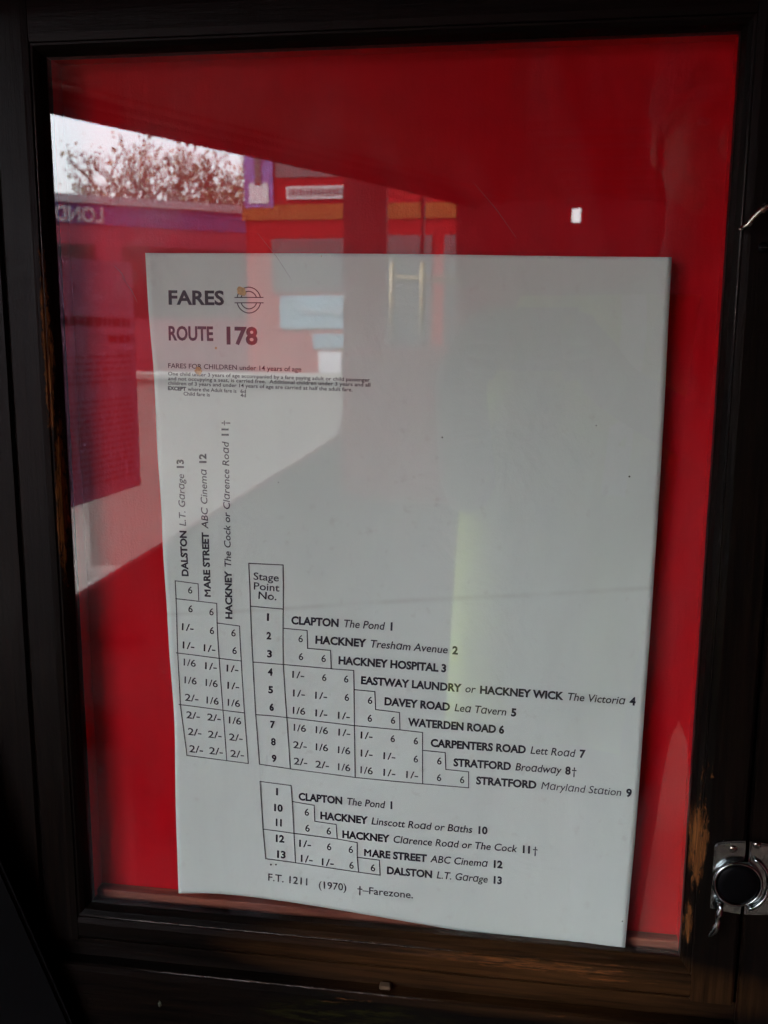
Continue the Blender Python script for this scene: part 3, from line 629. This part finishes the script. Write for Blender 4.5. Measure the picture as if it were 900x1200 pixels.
def plate(x0, x1, rl, rr):
    pts = []
    def top(x): return -.2578-((x-.1215)/.018)**2*.0028
    n = 14
    for i in range(n+1):
        x = x0+(x1-x0)*i/n; z = top(x)
        if rl and i == 0: z -= .0014
        pts.append((x, z))
    for i in range(n, -1, -1):
        x = x0+(x1-x0)*i/n; pts.append((x, -.2995+(abs(x-.1215)/.018)**2*.002))
    bm = bmesh.new(); prism(bm, pts, LY, LY-.0022)
    bmesh.ops.bevel(bm, geom=[e for e in bm.edges if all(abs(v.co.y-(LY-.0022)) < 1e-5 for v in e.verts)], offset=.0007, segments=2, affect='EDGES')
    return bm
obj('latch_plate', plate(.1040, .1196, 1, 0), M['chrome'], latch)
keep = thing('keeper_plate', 'chrome keeper plate beside the latch, across the seam at the right edge', 'keeper plate', CASE)
obj('plate', plate(.1216, .1372, 0, 1), M['chrome'], keep)
PF = LY-.0023
screw('screw', .1133, -.2624, PF, latch, M['brass']); screw('screw', .1252, -.2592, PF, keep, M['brass'])
bm = bmesh.new()
disc(bm, LX, LZ, PF, .0128, 48, ((1, .0002), (1.02, -.0012), (.99, -.0030), (.93, -.0040), (.88, -.0036), (.86, -.0022), (.84, -.0020)))
bmesh.ops.recalc_face_normals(bm, faces=bm.faces[:]); obj('knob_rim', bm, M['chrome'], latch, True)
bm = bmesh.new(); disc(bm, LX, LZ, PF-.0021, .0106, 40, ((1, 0), (.98, -.0010), (.94, -.0015), (.6, -.0017), (.3, -.0018), (0, -.0018)))
bmesh.ops.recalc_face_normals(bm, faces=bm.faces[:]); obj('knob', bm, M['chrome_dark'], latch, True)
# outer arc on the keeper
bm = bmesh.new(); tube(bm, [(.1216+.0135*cos(a)*.95-.002, PF-.0010, -.2808+.0150*sin(a)) for a in [rad(-75+i*8) for i in range(19)]], .0010, 8); obj('raised_arc', bm, M['chrome'], keep, True)
bm = bmesh.new()
pts = [(.1083, PF-.0030, -.2915), (.1080, PF-.0036, -.2945), (.1083, PF-.0040, -.2968), (.1071, PF-.0040, -.2995), (.1074, PF-.0042, -.3025), (.1066, PF-.0042, -.3052), (.1062, PF-.0040, -.3078), (.1045, PF-.0036, -.3100), (.1036, PF-.0034, -.3112)]
tube(bm, pts, [.0020, .0017, .0024, .0014, .0016, .0022, .0017, .0012, .0007], 12); obj('thumb_lever', bm, M['chrome'], latch, True)
# bent hook at the upper right
t = thing('bent_hook', 'bent brassy metal hook cut off by the right edge, above the latch', 'hook', CASE)
bm = bmesh.new(); tube(bm, [(.0950, -.0125, .0500), (.0962, -.0140, .0503), (.0985, -.0155, .0522), (.1003, -.0160, .0548), (.1022, -.0168, .0568), (.1048, -.0172, .0592), (.1090, -.0172, .0615), (.1150, -.0150, .0630)],
                   [.0006, .0012, .0014, .0011, .0015, .0016, .0016, .0016], 12); obj('shank', bm, M['brass'], t, True)
bm = bmesh.new(); tube(bm, [(.1150, -.0080, .0630), (.1150, -.0165, .0630)], .0026, 14); obj('base_stud', bm, M['brass'], t)
t = thing('wood_screw', 'small dark screw sunk in the stile under the bent hook', 'screw', CASE)
screw('screw_head', .1072, .0420, -.0090, t, M['chrome_dark'], .0026)
bm = bmesh.new(); box(bm, -.0735, -.0668, -.0105, -.0055, -.3665, -.3640, bev=.0007)
o = obj('wood_chip', bm, simple('pale_splinter', (.10, .06, .03), .8)); o.location = CASE; tag(o, 'pale splinter lying in the groove under the door', 'splinter')
bm = bmesh.new(); bmesh.ops.create_icosphere(bm, subdivisions=2, radius=.0013)
for v in bm.verts: v.co = Vector((v.co.x*.8, v.co.y*.4, v.co.z*1.6))*(1+.25*sin(v.co.x*4000+v.co.z*3000))
o = obj('paint_fleck', bm, simple('greenish_paint', (.05, .06, .035), .7)); o.location = CASE+Vector((-.2036, -.0135, -.3880)); tag(o, 'small greenish fleck on the lower board at the left', 'paint fleck')
bm = bmesh.new(); prism(bm, [(-.42, -.20), (-.3205, -.20), (-.2925, -.298), (-.2525, -.402), (-.235, -.46), (-.42, -.46)], -.020, -.026)
bmesh.ops.bevel(bm, geom=bm.edges[:], offset=.002, segments=3, affect='EDGES')
o = obj('grey_panel', bm, M['grey_wall']); o.location = CASE; tag(o, 'dark grey panel edge at the lower left corner of the case', 'panel')

# ---------------------------------------------------------------- the fare sheet
sheet = thing('fare_sheet', 'white printed bus fare sheet headed FARES ROUTE 178 behind the glass', 'notice sheet', CASE)
def along(pts, key):
    """smooth interpolation along an edge given as (x, z) points; key 0 = by x, 1 = by z"""
    def f(q):
        if (pts[0][key] > pts[-1][key]): P_ = pts[::-1]
        else: P_ = pts
        n = len(P_)
        for i in range(n-1):
            if q <= P_[i+1][key] or i == n-2:
                a, b = P_[i], P_[i+1]; t_ = (q-a[key])/(b[key]-a[key])
                pa = P_[max(i-1, 0)]; pb = P_[min(i+2, n-1)]; o_ = 1-key
                m0 = (b[o_]-pa[o_])/(b[key]-pa[key])*(b[key]-a[key]); m1 = (pb[o_]-a[o_])/(pb[key]-a[key])*(b[key]-a[key])
                return (2*t_**3-3*t_*t_+1)*a[o_]+(t_**3-2*t_*t_+t_)*m0+(-2*t_**3+3*t_*t_)*b[o_]+(t_**3-t_*t_)*m1
    return f
E_ = SHEET_EDGE
fl, fr_, ft, fb = along(E_['left'], 1), along(E_['right'], 1), along(E_['top'], 0), along(E_['bottom'], 0)
TL, TR, BL, BR = E_['left'][0], E_['right'][0], E_['left'][-1], E_['right'][-1]
NU, NV = 90, 180
bm = bmesh.new(); grid = []
for j in range(NV+1):
    v = j/NV; row = []
    zl = TL[1]+(BL[1]-TL[1])*v; zr = TR[1]+(BR[1]-TR[1])*v; xl, xr = fl(zl), fr_(zr)
    for i in range(NU+1):
        u = i/NU
        xt = TL[0]+(TR[0]-TL[0])*u; xb = BL[0]+(BR[0]-BL[0])*u; zt, zb = ft(xt), fb(xb)
        x = (1-u)*xl+u*xr+(1-v)*xt+v*xb-((1-u)*(1-v)*TL[0]+u*(1-v)*TR[0]+(1-u)*v*BL[0]+u*v*BR[0])
        z = (1-u)*zl+u*zr+(1-v)*zt+v*zb-((1-u)*(1-v)*TL[1]+u*(1-v)*TR[1]+(1-u)*v*BL[1]+u*v*BR[1])
        row.append((x, wave(x, z), z))
    grid.append(row)
fr = [[bm.verts.new(p) for p in r] for r in grid]; bk = [[bm.verts.new((p[0], p[1]+.00018, p[2])) for p in r] for r in grid]
for j in range(NV):
    for i in range(NU):
        bm.faces.new((fr[j][i], fr[j+1][i], fr[j+1][i+1], fr[j][i+1])); bm.faces.new((bk[j][i], bk[j][i+1], bk[j+1][i+1], bk[j+1][i]))
for j in range(NV):
    for i in (0, NU): bm.faces.new((fr[j][i], bk[j][i], bk[j+1][i], fr[j+1][i]))
for i in range(NU):
    for j in (0, NV): bm.faces.new((fr[j][i], fr[j][i+1], bk[j][i+1], bk[j][i]))
bmesh.ops.recalc_face_normals(bm, faces=bm.faces[:])
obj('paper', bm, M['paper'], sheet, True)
for grp, segs, a, b, cap in TEXT:
    if grp == 'fare_figures': grp = 'fare_figure'
    bm = bmesh.new(); lay_text(bm, segs, a, b, cap)
    o = obj(grp, bm, M['ink'] if grp in ('heading_text', 'stage_name') else (M['ink_light'] if grp == 'small_print' else M['ink_light' if grp in ('footer_text', 'fare_figure') else 'ink']), sheet)
def ribbon(bm, pts, wd, off=.00022):
    P_ = []
    for a, b in zip(pts, pts[1:]):
        a = Vector(a); b = Vector(b); n = max(1, int((b-a).length/.004))
        P_ += [a+(b-a)*i/n for i in range(n)]
    P_.append(Vector(pts[-1]))
    prev = None
    # straight runs are laid segment by segment so corners stay square
    for a, b in zip(P_, P_[1:]):
        d = (b-a).normalized(); nrm = Vector((-d.y, d.x))*wd/2; e = d*wd/2
        q = [a-e+nrm, a-e-nrm, b+e-nrm, b+e+nrm]
        bm.faces.new([bm.verts.new((p.x, wave(p.x, p.y)-off, p.y)) for p in q])
        off += .0000006
    return off
bm = bmesh.new(); of = .0002
for r in RULES: of = ribbon(bm, r, .00050, of)
obj('table_rules', bm, M['ink_light'], sheet)
bm = bmesh.new(); (cx, cz), px = ROUNDEL; of = .0002
for s in (1, -1):
    for R_ in (14.2, 9.6):
        h = 3.2; a0 = math.asin(h/R_)
        pts = [(cx+R_*px*cos(a), cz+R_*px*1.02*sin(a)*s) for a in [a0+(pi-2*a0)*i/16 for i in range(17)]]
        of = ribbon(bm, pts, .00052, of)
    of = ribbon(bm, [(cx-16.5*px, cz+s*3*px), (cx+17*px, cz+s*3*px)], .00048, of)
obj('roundel_emblem', bm, M['ink'], sheet)
rnd = random.Random(4)
for kind, nm in (('stain', 'rust_stain'), ('speck', 'speck')):
    for (x, z), r in MARKS[kind]:
        bm = bmesh.new(); n = 18; c_ = bm.verts.new((x, wave(x, z)-.0004, z))
        ring = []
        for k in range(n):
            a = 2*pi*k/n; rr = r*(rnd.uniform(.75, 1.15)); p = (x+rr*cos(a), z+rr*sin(a)); ring.append(bm.verts.new((p[0], wave(*p)-.0004, p[1])))
        for k in range(n): bm.faces.new((c_, ring[k], ring[(k+1) % n]))
        obj(nm, bm, M[kind], sheet)

# ---------------------------------------------------------------- what the glass reflects: beyond the platform
# notice on the window beside the platform
t = thing('posted_notice', 'lavender notice with lines of dark print, reflected to the left of the sheet', 'notice')
th = Vector((.12, -1, 0)).normalized()
def npt(s, z, off=0): return Vector((-1.02, -1.40, EYE))+th*s+Vector((off, 0, z))
bm = bmesh.new(); A = [npt(0, .16), npt(0, -.385), npt(.43, -.375), npt(.43, .175)]; B = [p+Vector((-.004, 0, 0)) for p in A]
va = [bm.verts.new(p) for p in A]; vb = [bm.verts.new(p) for p in B]; bm.faces.new(va); bm.faces.new(vb[::-1])
for i in range(4): bm.faces.new((va[i], vb[i], vb[(i+1) % 4], va[(i+1) % 4]))
obj('notice_board', bm, M['poster'], t)
def nline(bm, s0, s1, z, h):
    q = [npt(s0, z-h/2, .003), npt(s1, z-h/2, .003), npt(s1, z+h/2, .003), npt(s0, z+h/2, .003)]
    bm.faces.new([bm.verts.new(p) for p in q])
bm = bmesh.new(); rr = random.Random(3)
def words(s0, s1, z, h):
    s = s0
    while s < s1:
        l_ = rr.uniform(.012, .04); nline(bm, s, min(s+l_, s1), z, h); s += l_+.007
words(.12, .40, .03, .020); obj('print_line', bm, M['ink'], t)
bm = bmesh.new(); words(.30, .40, -.01, .018); obj('print_line', bm, M['ink'], t)
for k in range(21):
    if k in (5, 6): continue
    bm = bmesh.new(); words(.03, .40, -.05-k*.0145, .0055); obj('print_line', bm, M['ink'], t)

def quadbox(name, P0, P1, z0, z1, d, mat, parent, proud=0):
    """upright slab between plan points P0 and P1 (x, y), thickness d away from the viewer side"""
    P0 = Vector((*P0, 0)); P1 = Vector((*P1, 0)); u = (P1-P0).normalized(); n = Vector((u.y, -u.x, 0))
    if n.y < 0: n = -n
    bm = bmesh.new(); A = [P0+n*proud, P1+n*proud, P1-n*d, P0-n*d]
    lo = [bm.verts.new((p.x, p.y, z0)) for p in A]; hi = [bm.verts.new((p.x, p.y, z1)) for p in A]
    bm.faces.new(lo); bm.faces.new(hi[::-1])
    for i in range(4): bm.faces.new((lo[i], hi[i], hi[(i+1) % 4], lo[(i+1) % 4]))
    bmesh.ops.recalc_face_normals(bm, faces=bm.faces[:]); return obj(name, bm, mat, parent)
def lerp(a, b, t_): return (a[0]+(b[0]-a[0])*t_, a[1]+(b[1]-a[1])*t_)
def lettering(s, P0, P1, z, cap, mat, parent, name='lettering', st='B'):
    """writing on an upright face: reads left to right for someone facing it from the case"""
    bm = bmesh.new(); V, Fc, adv = text_bm(s, st)
    x0 = min(v[0] for v in V); x1 = max(v[0] for v in V)
    u = Vector((P1[0]-P0[0], P1[1]-P0[1], 0)); n = Vector((-u.y, u.x, 0)).normalized()
    if n.y < 0: n = -n
    vs_ = [bm.verts.new(Vector((P0[0], P0[1], z))+u*((x-x0)/(x1-x0))+Vector((0, 0, y/CAP*cap))+n*.03) for x, y in V]
    for f in Fc:
        try: bm.faces.new([vs_[i] for i in f])
        except ValueError: pass
    return obj(name, bm, mat, parent)
# single-deck bus with the LONDON band (seen facing it, its lettering starts at the right hand side)
a = thing('parked_bus', 'red single-deck bus with pale roof and violet band lettered LONDON, reflected at the upper left', 'bus', (0, 0, 0))
L0, L1 = (-3.3, -13.5), (-13.0, -6.4)
quadbox('body', L0, L1, .05, EYE+1.40, 2.3, M['hazed_red'], a)
quadbox('roof', L0, L1, EYE+1.66, EYE+1.76, 2.4, M['white'], a, .05)
quadbox('band', L0, L1, EYE+1.401, EYE+1.659, 2.3, M['bluepaint'], a, .01)
for i in range(5):
    quadbox('window', lerp(L0, L1, .06+.18*i), lerp(L0, L1, .21+.18*i), EYE+.25, EYE+1.15, .05, M['buswin'], a, .02)
lettering('LONDON', (-5.52, -11.87), (-6.30, -11.30), EYE+1.43, .18, M['white'], a)
for t_ in (.15, .8):
    c_ = lerp(L0, L1, t_); wbm = bmesh.new(); r = bmesh.ops.create_cone(wbm, cap_ends=True, segments=28, radius1=.48, radius2=.48, depth=.3, matrix=Matrix.Translation((c_[0], c_[1]+.0, .13))@Matrix.Rotation(math.atan2(L1[1]-L0[1], L1[0]-L0[0]), 4, 'Z')@Matrix.Rotation(pi/2, 4, 'X'))
    obj('wheel', wbm, M['black'], a)
# double-deck bus close by, its end facing the case
b = thing('double_deck_bus', 'red double-deck bus with an amber band between decks, reflected above and on the sheet', 'bus', (0, 0, 0))
Yb = -7.5
def bb(name, x0, x1, z0, z1, m, pr=0, d=.06):
    return boxo(name, (x0, x1, Yb-d, Yb+pr, EYE+z0, EYE+z1), M[m], b)
boxo('body', (-2.36, .1, Yb-8.5, Yb, -.28, EYE+2.45), M['busred'], b, bev=.08, seg=3)
o = bb('amber_band', -2.365, .105, .93, 1.05, 'orange', .012)
bb('window', -2.08, -1.52, 1.26, 1.70, 'buswin', .01); bb('window', -1.40, -.85, 1.26, 1.70, 'buswin', .01); bb('window', -.75, -.2, 1.26, 1.70, 'buswin', .01)
p = bb('poster', -2.34, -2.10, 1.03, 1.60, 'bluepaint', .014); boxo('figure', (-2.30, -2.14, Yb, Yb+.02, EYE+1.06, EYE+1.22), M['white'], p); boxo('figure', (-2.25, -2.20, Yb, Yb+.02, EYE+1.2, EYE+1.45), M['black'], p)
p = bb('sign_strip', -1.99, -1.46, 1.09, 1.19, 'white', .02)
bm = bmesh.new(); rr = random.Random(8); x = -1.97
while x < -1.48:
    w_ = rr.uniform(.012, .026); box(bm, x, x+w_, Yb+.015, Yb+.024, EYE+1.115, EYE+1.170); x += w_+.012
obj('strip_lettering', bm, M['black'], p)
bb('window', -2.12, -1.40, .36, .78, 'buswin', .01); bb('window', -1.25, -.80, -.2, .80, 'buswin', .01); bb('window', -.70, -.1, -.2, .80, 'buswin', .01)
p = bb('advert_panel', -2.06, -1.45, .06, .33, 'ad', .012)
bm = bmesh.new(); tube(bm, [(-1.88+i*.022, Yb+.02, EYE+.20+.03*sin(i*1.7)*(1 if i % 5 else .3)) for i in range(17)], .008, 5); obj('script_mark', bm, M['white'], p)
bb('small_panel', -1.78, -1.50, -.10, .02, 'ad', .012); bb('number_plate', -1.73, -1.54, -.30, -.125, 'white', .02)
for x_ in (-2.05, -.2):
    wbm = bmesh.new(); bmesh.ops.create_cone(wbm, cap_ends=True, segments=28, radius1=.48, radius2=.48, depth=.28, matrix=Matrix.Translation((x_, Yb-1.2, .13))@Matrix.Rotation(pi/2, 4, 'Y')); obj('wheel', wbm, M['black'], b)
t = thing('ground_stand_in', 'pale low concrete wall with a coping, added in place of pale ground before the double-deck bus', 'wall', (-1.9, -6.6, -.35))  # added so the glass reflects a pale ground tone below the bus
boxo('wall_body', (-1.5, 2.4, -.2, 0, 0, EYE+.35-.34), M['pave'], t); boxo('coping', (-1.54, 2.44, -.23, .03, EYE+.35-.339, EYE+.35-.28), M['pave'], t, bev=.01)
# bare trees and a brick block behind the bus
def tree(x, y, h, spread, seed, label):
    h *= 1.12; rr = random.Random(seed); t_ = thing('autumn_tree', label, 'tree', (x, y, -.35), 'thin autumn trees behind the single-deck bus')
    bm = bmesh.new(); tips = []
    def grow(p, d, l_, r, lv):
        q = p+d*l_; m_ = p+d*l_*.5+Vector((rr.uniform(-1, 1), rr.uniform(-1, 1), 0))*l_*.06
        tube(bm, [p, m_, q], [r, r*.8, r*.6], 5 if lv < 3 else 3, False)
        if lv >= 6: tips.append(q); return
        if lv >= 4: tips.append(m_)
        for k in range(rr.choice((2, 3)) if lv else 4):
            a_ = rr.uniform(0, 6.28); sp_ = rr.uniform(.35, .8)
            nd = (d+Vector((cos(a_), sin(a_), rr.uniform(-.1, .4)))*sp_).normalized()
            grow(q, nd, l_*rr.uniform(.62, .82), r*.6, lv+1)
    grow(Vector((0, 0, 0)), Vector((0, 0, 1)), h*.27, .22, 0)
    obj('trunk', bm, M['bark'], t_)
    bm = bmesh.new()
    for p in tips:
        for k in range(2):
            c_ = p+Vector((rr.gauss(0, .15), rr.gauss(0, .15), rr.gauss(0, .15))); s_ = rr.uniform(.05, .08)
            u = Vector((rr.uniform(-1, 1), rr.uniform(-1, 1), rr.uniform(-1, 1))).normalized(); v = u.cross(Vector((.3, .2, 1))).normalized()
            bm.faces.new([bm.verts.new(c_+u*s_), bm.verts.new(c_+v*s_*.6), bm.verts.new(c_-u*s_), bm.verts.new(c_-v*s_*.6)])
    o = obj('crown', bm, M['leaf'], t_); o['kind'] = 'stuff'
tree(-9.6, -21.5, 6.1, 1, 5, 'taller thin tree at the left behind the single-deck bus')
tree(-8.2, -22.5, 6.2, 1, 9, 'thin tree in the middle behind the single-deck bus')
tree(-11.6, -21.0, 5.2, 1, 12, 'low thin tree at the far left behind the single-deck bus')
tree(-6.6, -24.5, 5.4, 1, 21, 'small thin tree in front of the brown brick block')
t = thing('brick_block', 'low brown brick block rising behind the single-deck bus', 'building', (-8.0, -30, -.35))
boxo('wall', (-1.9, .6, -3, 0, 0, 5.2), M['brick'], t); boxo('roof', (-2.0, .7, -3.1, .1, 5.2, 5.35), M['grey_wall'], t)
for i in range(3): boxo('window', (-1.6+.75*i, -1.15+.75*i, -.05, .02, 3.6, 4.6), M['buswin'], t)

# ---------------------------------------------------------------- the person taking the picture, seen only as a reflection
per = thing('person', 'person in dark coat, added shading cap and open yellow hi-vis vest, reflected in the glass', 'person', (0, 0, 0))
J = {'pelvis': (.20, -0.990, .92, .135), 'belly': (.20, -0.985, 1.06, .125), 'chest': (.20, -0.980, 1.24, .145), 'neckb': (.195, -0.970, 1.40, .075), 'neck': (.192, -0.955, 1.48, .052),
     'jaw': (.190, -0.930, 1.56, .062), 'head': (.190, -0.935, 1.635, .082), 'crown': (.190, -0.945, 1.70, .068),
     'shr': (.02, -0.990, 1.375, .062), 'elr': (-.13, -.90, 1.13, .045), 'wrr': (-.075, -.575, 1.405, .030),
     'shl': (.38, -0.990, 1.375, .062), 'ell': (.40, -.88, 1.12, .045), 'wrl': (.085, -.575, 1.40, .030),
     'hir': (.11, -0.990, .86, .095), 'knr': (.10, -0.970, .48, .06), 'anr': (.09, -1.000, .09, .042), 'tor': (.085, -.87, .035, .035),
     'hil': (.29, -0.990, .86, .095), 'knl': (.30, -0.970, .48, .06), 'anl': (.31, -1.000, .09, .042), 'tol': (.32, -.87, .035, .035)}
for k_ in list(J):
    x_, y_, z_, r_ = J[k_]
    if k_ not in ('wrr', 'wrl'): J[k_] = (x_+.05, y_, z_+(.08 if z_ > .8 else .04 if z_ > .3 else 0), r_)
EG = [('pelvis', 'belly'), ('belly', 'chest'), ('chest', 'neckb'), ('neckb', 'neck'), ('neck', 'jaw'), ('jaw', 'head'), ('head', 'crown'), ('neckb', 'shr'), ('shr', 'elr'), ('elr', 'wrr'), ('neckb', 'shl'), ('shl', 'ell'), ('ell', 'wrl'),
      ('pelvis', 'hir'), ('hir', 'knr'), ('knr', 'anr'), ('anr', 'tor'), ('pelvis', 'hil'), ('hil', 'knl'), ('knl', 'anl'), ('anl', 'tol')]
# hands round the camera: palm, four fingers and a thumb each
for sgn, wr in ((-1, 'wrr'), (1, 'wrl')):
    s = 'r' if sgn < 0 else 'l'
    J['pa'+s] = (sgn*.062, -.552, EYE-.012, .021); EG.append((wr, 'pa'+s))
    for k in range(4):
        zt = EYE+.018-k*.016
        J['f%d%s' % (k, s)] = (sgn*.058, -.528, zt, .0085); J['g%d%s' % (k, s)] = (sgn*(.046-.002*k), -.512, zt-.002, .0075); J['h%d%s' % (k, s)] = (sgn*(.030+.003*abs(k-1)), -.5085, zt-.003, .0065)
        EG += [('pa'+s, 'f%d%s' % (k, s)), ('f%d%s' % (k, s), 'g%d%s' % (k, s)), ('g%d%s' % (k, s), 'h%d%s' % (k, s))]
    J['t1'+s] = (sgn*.055, -.563, EYE-.035, .010); J['t2'+s] = (sgn*.034, -.562, EYE-.040, .008); EG += [('pa'+s, 't1'+s), ('t1'+s, 't2'+s)]
names = list(J); me = bpy.data.meshes.new('body'); me.from_pydata([J[n][:3] for n in names], [(names.index(x), names.index(y)) for x, y in EG], [])
body = link('body', me, M['coat'], per)
sk = body.modifiers.new('skin', 'SKIN'); sk.use_smooth_shade = True
for i, n in enumerate(names):
    me.skin_vertices[0].data[i].radius = (J[n][3]*(1.3 if n in ('chest', 'belly', 'pelvis') else 1), J[n][3]); me.skin_vertices[0].data[i].use_root = (n == 'pelvis')
ss = body.modifiers.new('sub', 'SUBSURF'); ss.levels = 1; ss.render_levels = 1
def ell(name, c, r, mat, parent, seg=20):
    bm = bmesh.new(); bmesh.ops.create_uvsphere(bm, u_segments=seg, v_segments=seg//2+2, radius=1)
    for v in bm.verts: v.co = Vector((c[0]+v.co.x*r[0], c[1]+v.co.y*r[1], c[2]+v.co.z*r[2]))
    return obj(name, bm, mat, parent, True)
face = ell('face', (.240, -0.920, 1.705), (.073, .085, .108), M['skin'], per)
ell('nose', (.240, -0.832, 1.695), (.012, .016, .022), M['skin'], face)
for s in (-1, 1):
    ell('eye', (.240+s*.030, -0.842, 1.720), (.009, .006, .005), M['white'], face); ell('ear', (.240+s*.076, -0.925, 1.705), (.010, .018, .030), M['skin'], face)
ell('mouth', (.240, -0.842, 1.652), (.022, .006, .006), M['hair'], face)
ell('hair', (.240, -0.948, 1.735), (.083, .088, .105), M['hair'], per)
bm = bmesh.new(); bmesh.ops.create_uvsphere(bm, u_segments=24, v_segments=14, radius=1)
for v in bm.verts:
    v.co = Vector((.240+v.co.x*.090, -.925+v.co.y*.100, 1.755+max(v.co.z, -.12)*.085))
cap_ = obj('cap', bm, M['coat'], per, True)  # cap and its peak added to keep the face in shade
bm = bmesh.new(); slab(bm, [(.240+.075*cos(a), -.845+.085*sin(a)) for a in [pi*i/12 for i in range(13)]], 1.748, 1.753); obj('peak', bm, M['coat'], cap_)
# open vest: two front panels and a back
for s, nm in ((-1, 'vest_panel'), (1, 'vest_panel')):
    bm = bmesh.new(); prev = None
    for i in range(17):
        v = i/16; z = 1.505-.62*v; row = []
        inn = .045+.035*v+.008*sin(v*9); outw = .165+.06*min(1, v*3)-.02*v; inn *= .6; outw += (.05*v if s < 0 else -.06*v); inn += (.06*v if s < 0 else 0); outw += (.10 if s < 0 else 0)
        for k in range(9):
            u = k/8; xx = .25+s*(inn+(outw-inn)*u); yy = -.80-.055*u*u-.012*cos(u*9+v*4)+.0*v+(-.06*(1-v*6) if v < .166 else 0)
            row.append(bm.verts.new((xx, yy, z)))
        if prev:
            for k in range(8): bm.faces.new((prev[k], prev[k+1], row[k+1], row[k]))
        prev = row
    o = obj(nm, bm, M['hivis'], per, True); sol = o.modifiers.new('thick', 'SOLIDIFY'); sol.thickness = .004
    bm = bmesh.new(); prev = None
    for i in range(17):
        v = i/16; z = 1.505-.26*v; row = []
        for k in range(2):
            xx = .25+s*(.10+.02*v+.03*k); yy = -.787-.012*k-.0+(-.06*(1-v*6) if v < .166 else 0); row.append(bm.verts.new((xx, yy, z)))
        if prev: bm.faces.new((prev[0], prev[1], row[1], row[0]))
        prev = row
    q = obj('reflective_stripe', bm, M['reflective'], o); so_ = q.modifiers.new('thick', 'SOLIDIFY'); so_.thickness = .002
# the small camera in the hands (the picture is taken through its lens)
t = thing('compact_camera', 'small dark compact camera held up in both hands, reflected in the glass', 'camera', (0, 0, EYE))
boxo('camera_body', (-.052, .052, -.548, -.519, -.034, .030), M['black'], t, bev=.004, seg=2)
bm = bmesh.new(); tube(bm, [(0, -.5195, 0), (0, -.507, 0)], .017, 28); obj('lens_barrel', bm, M['chrome_dark'], t)
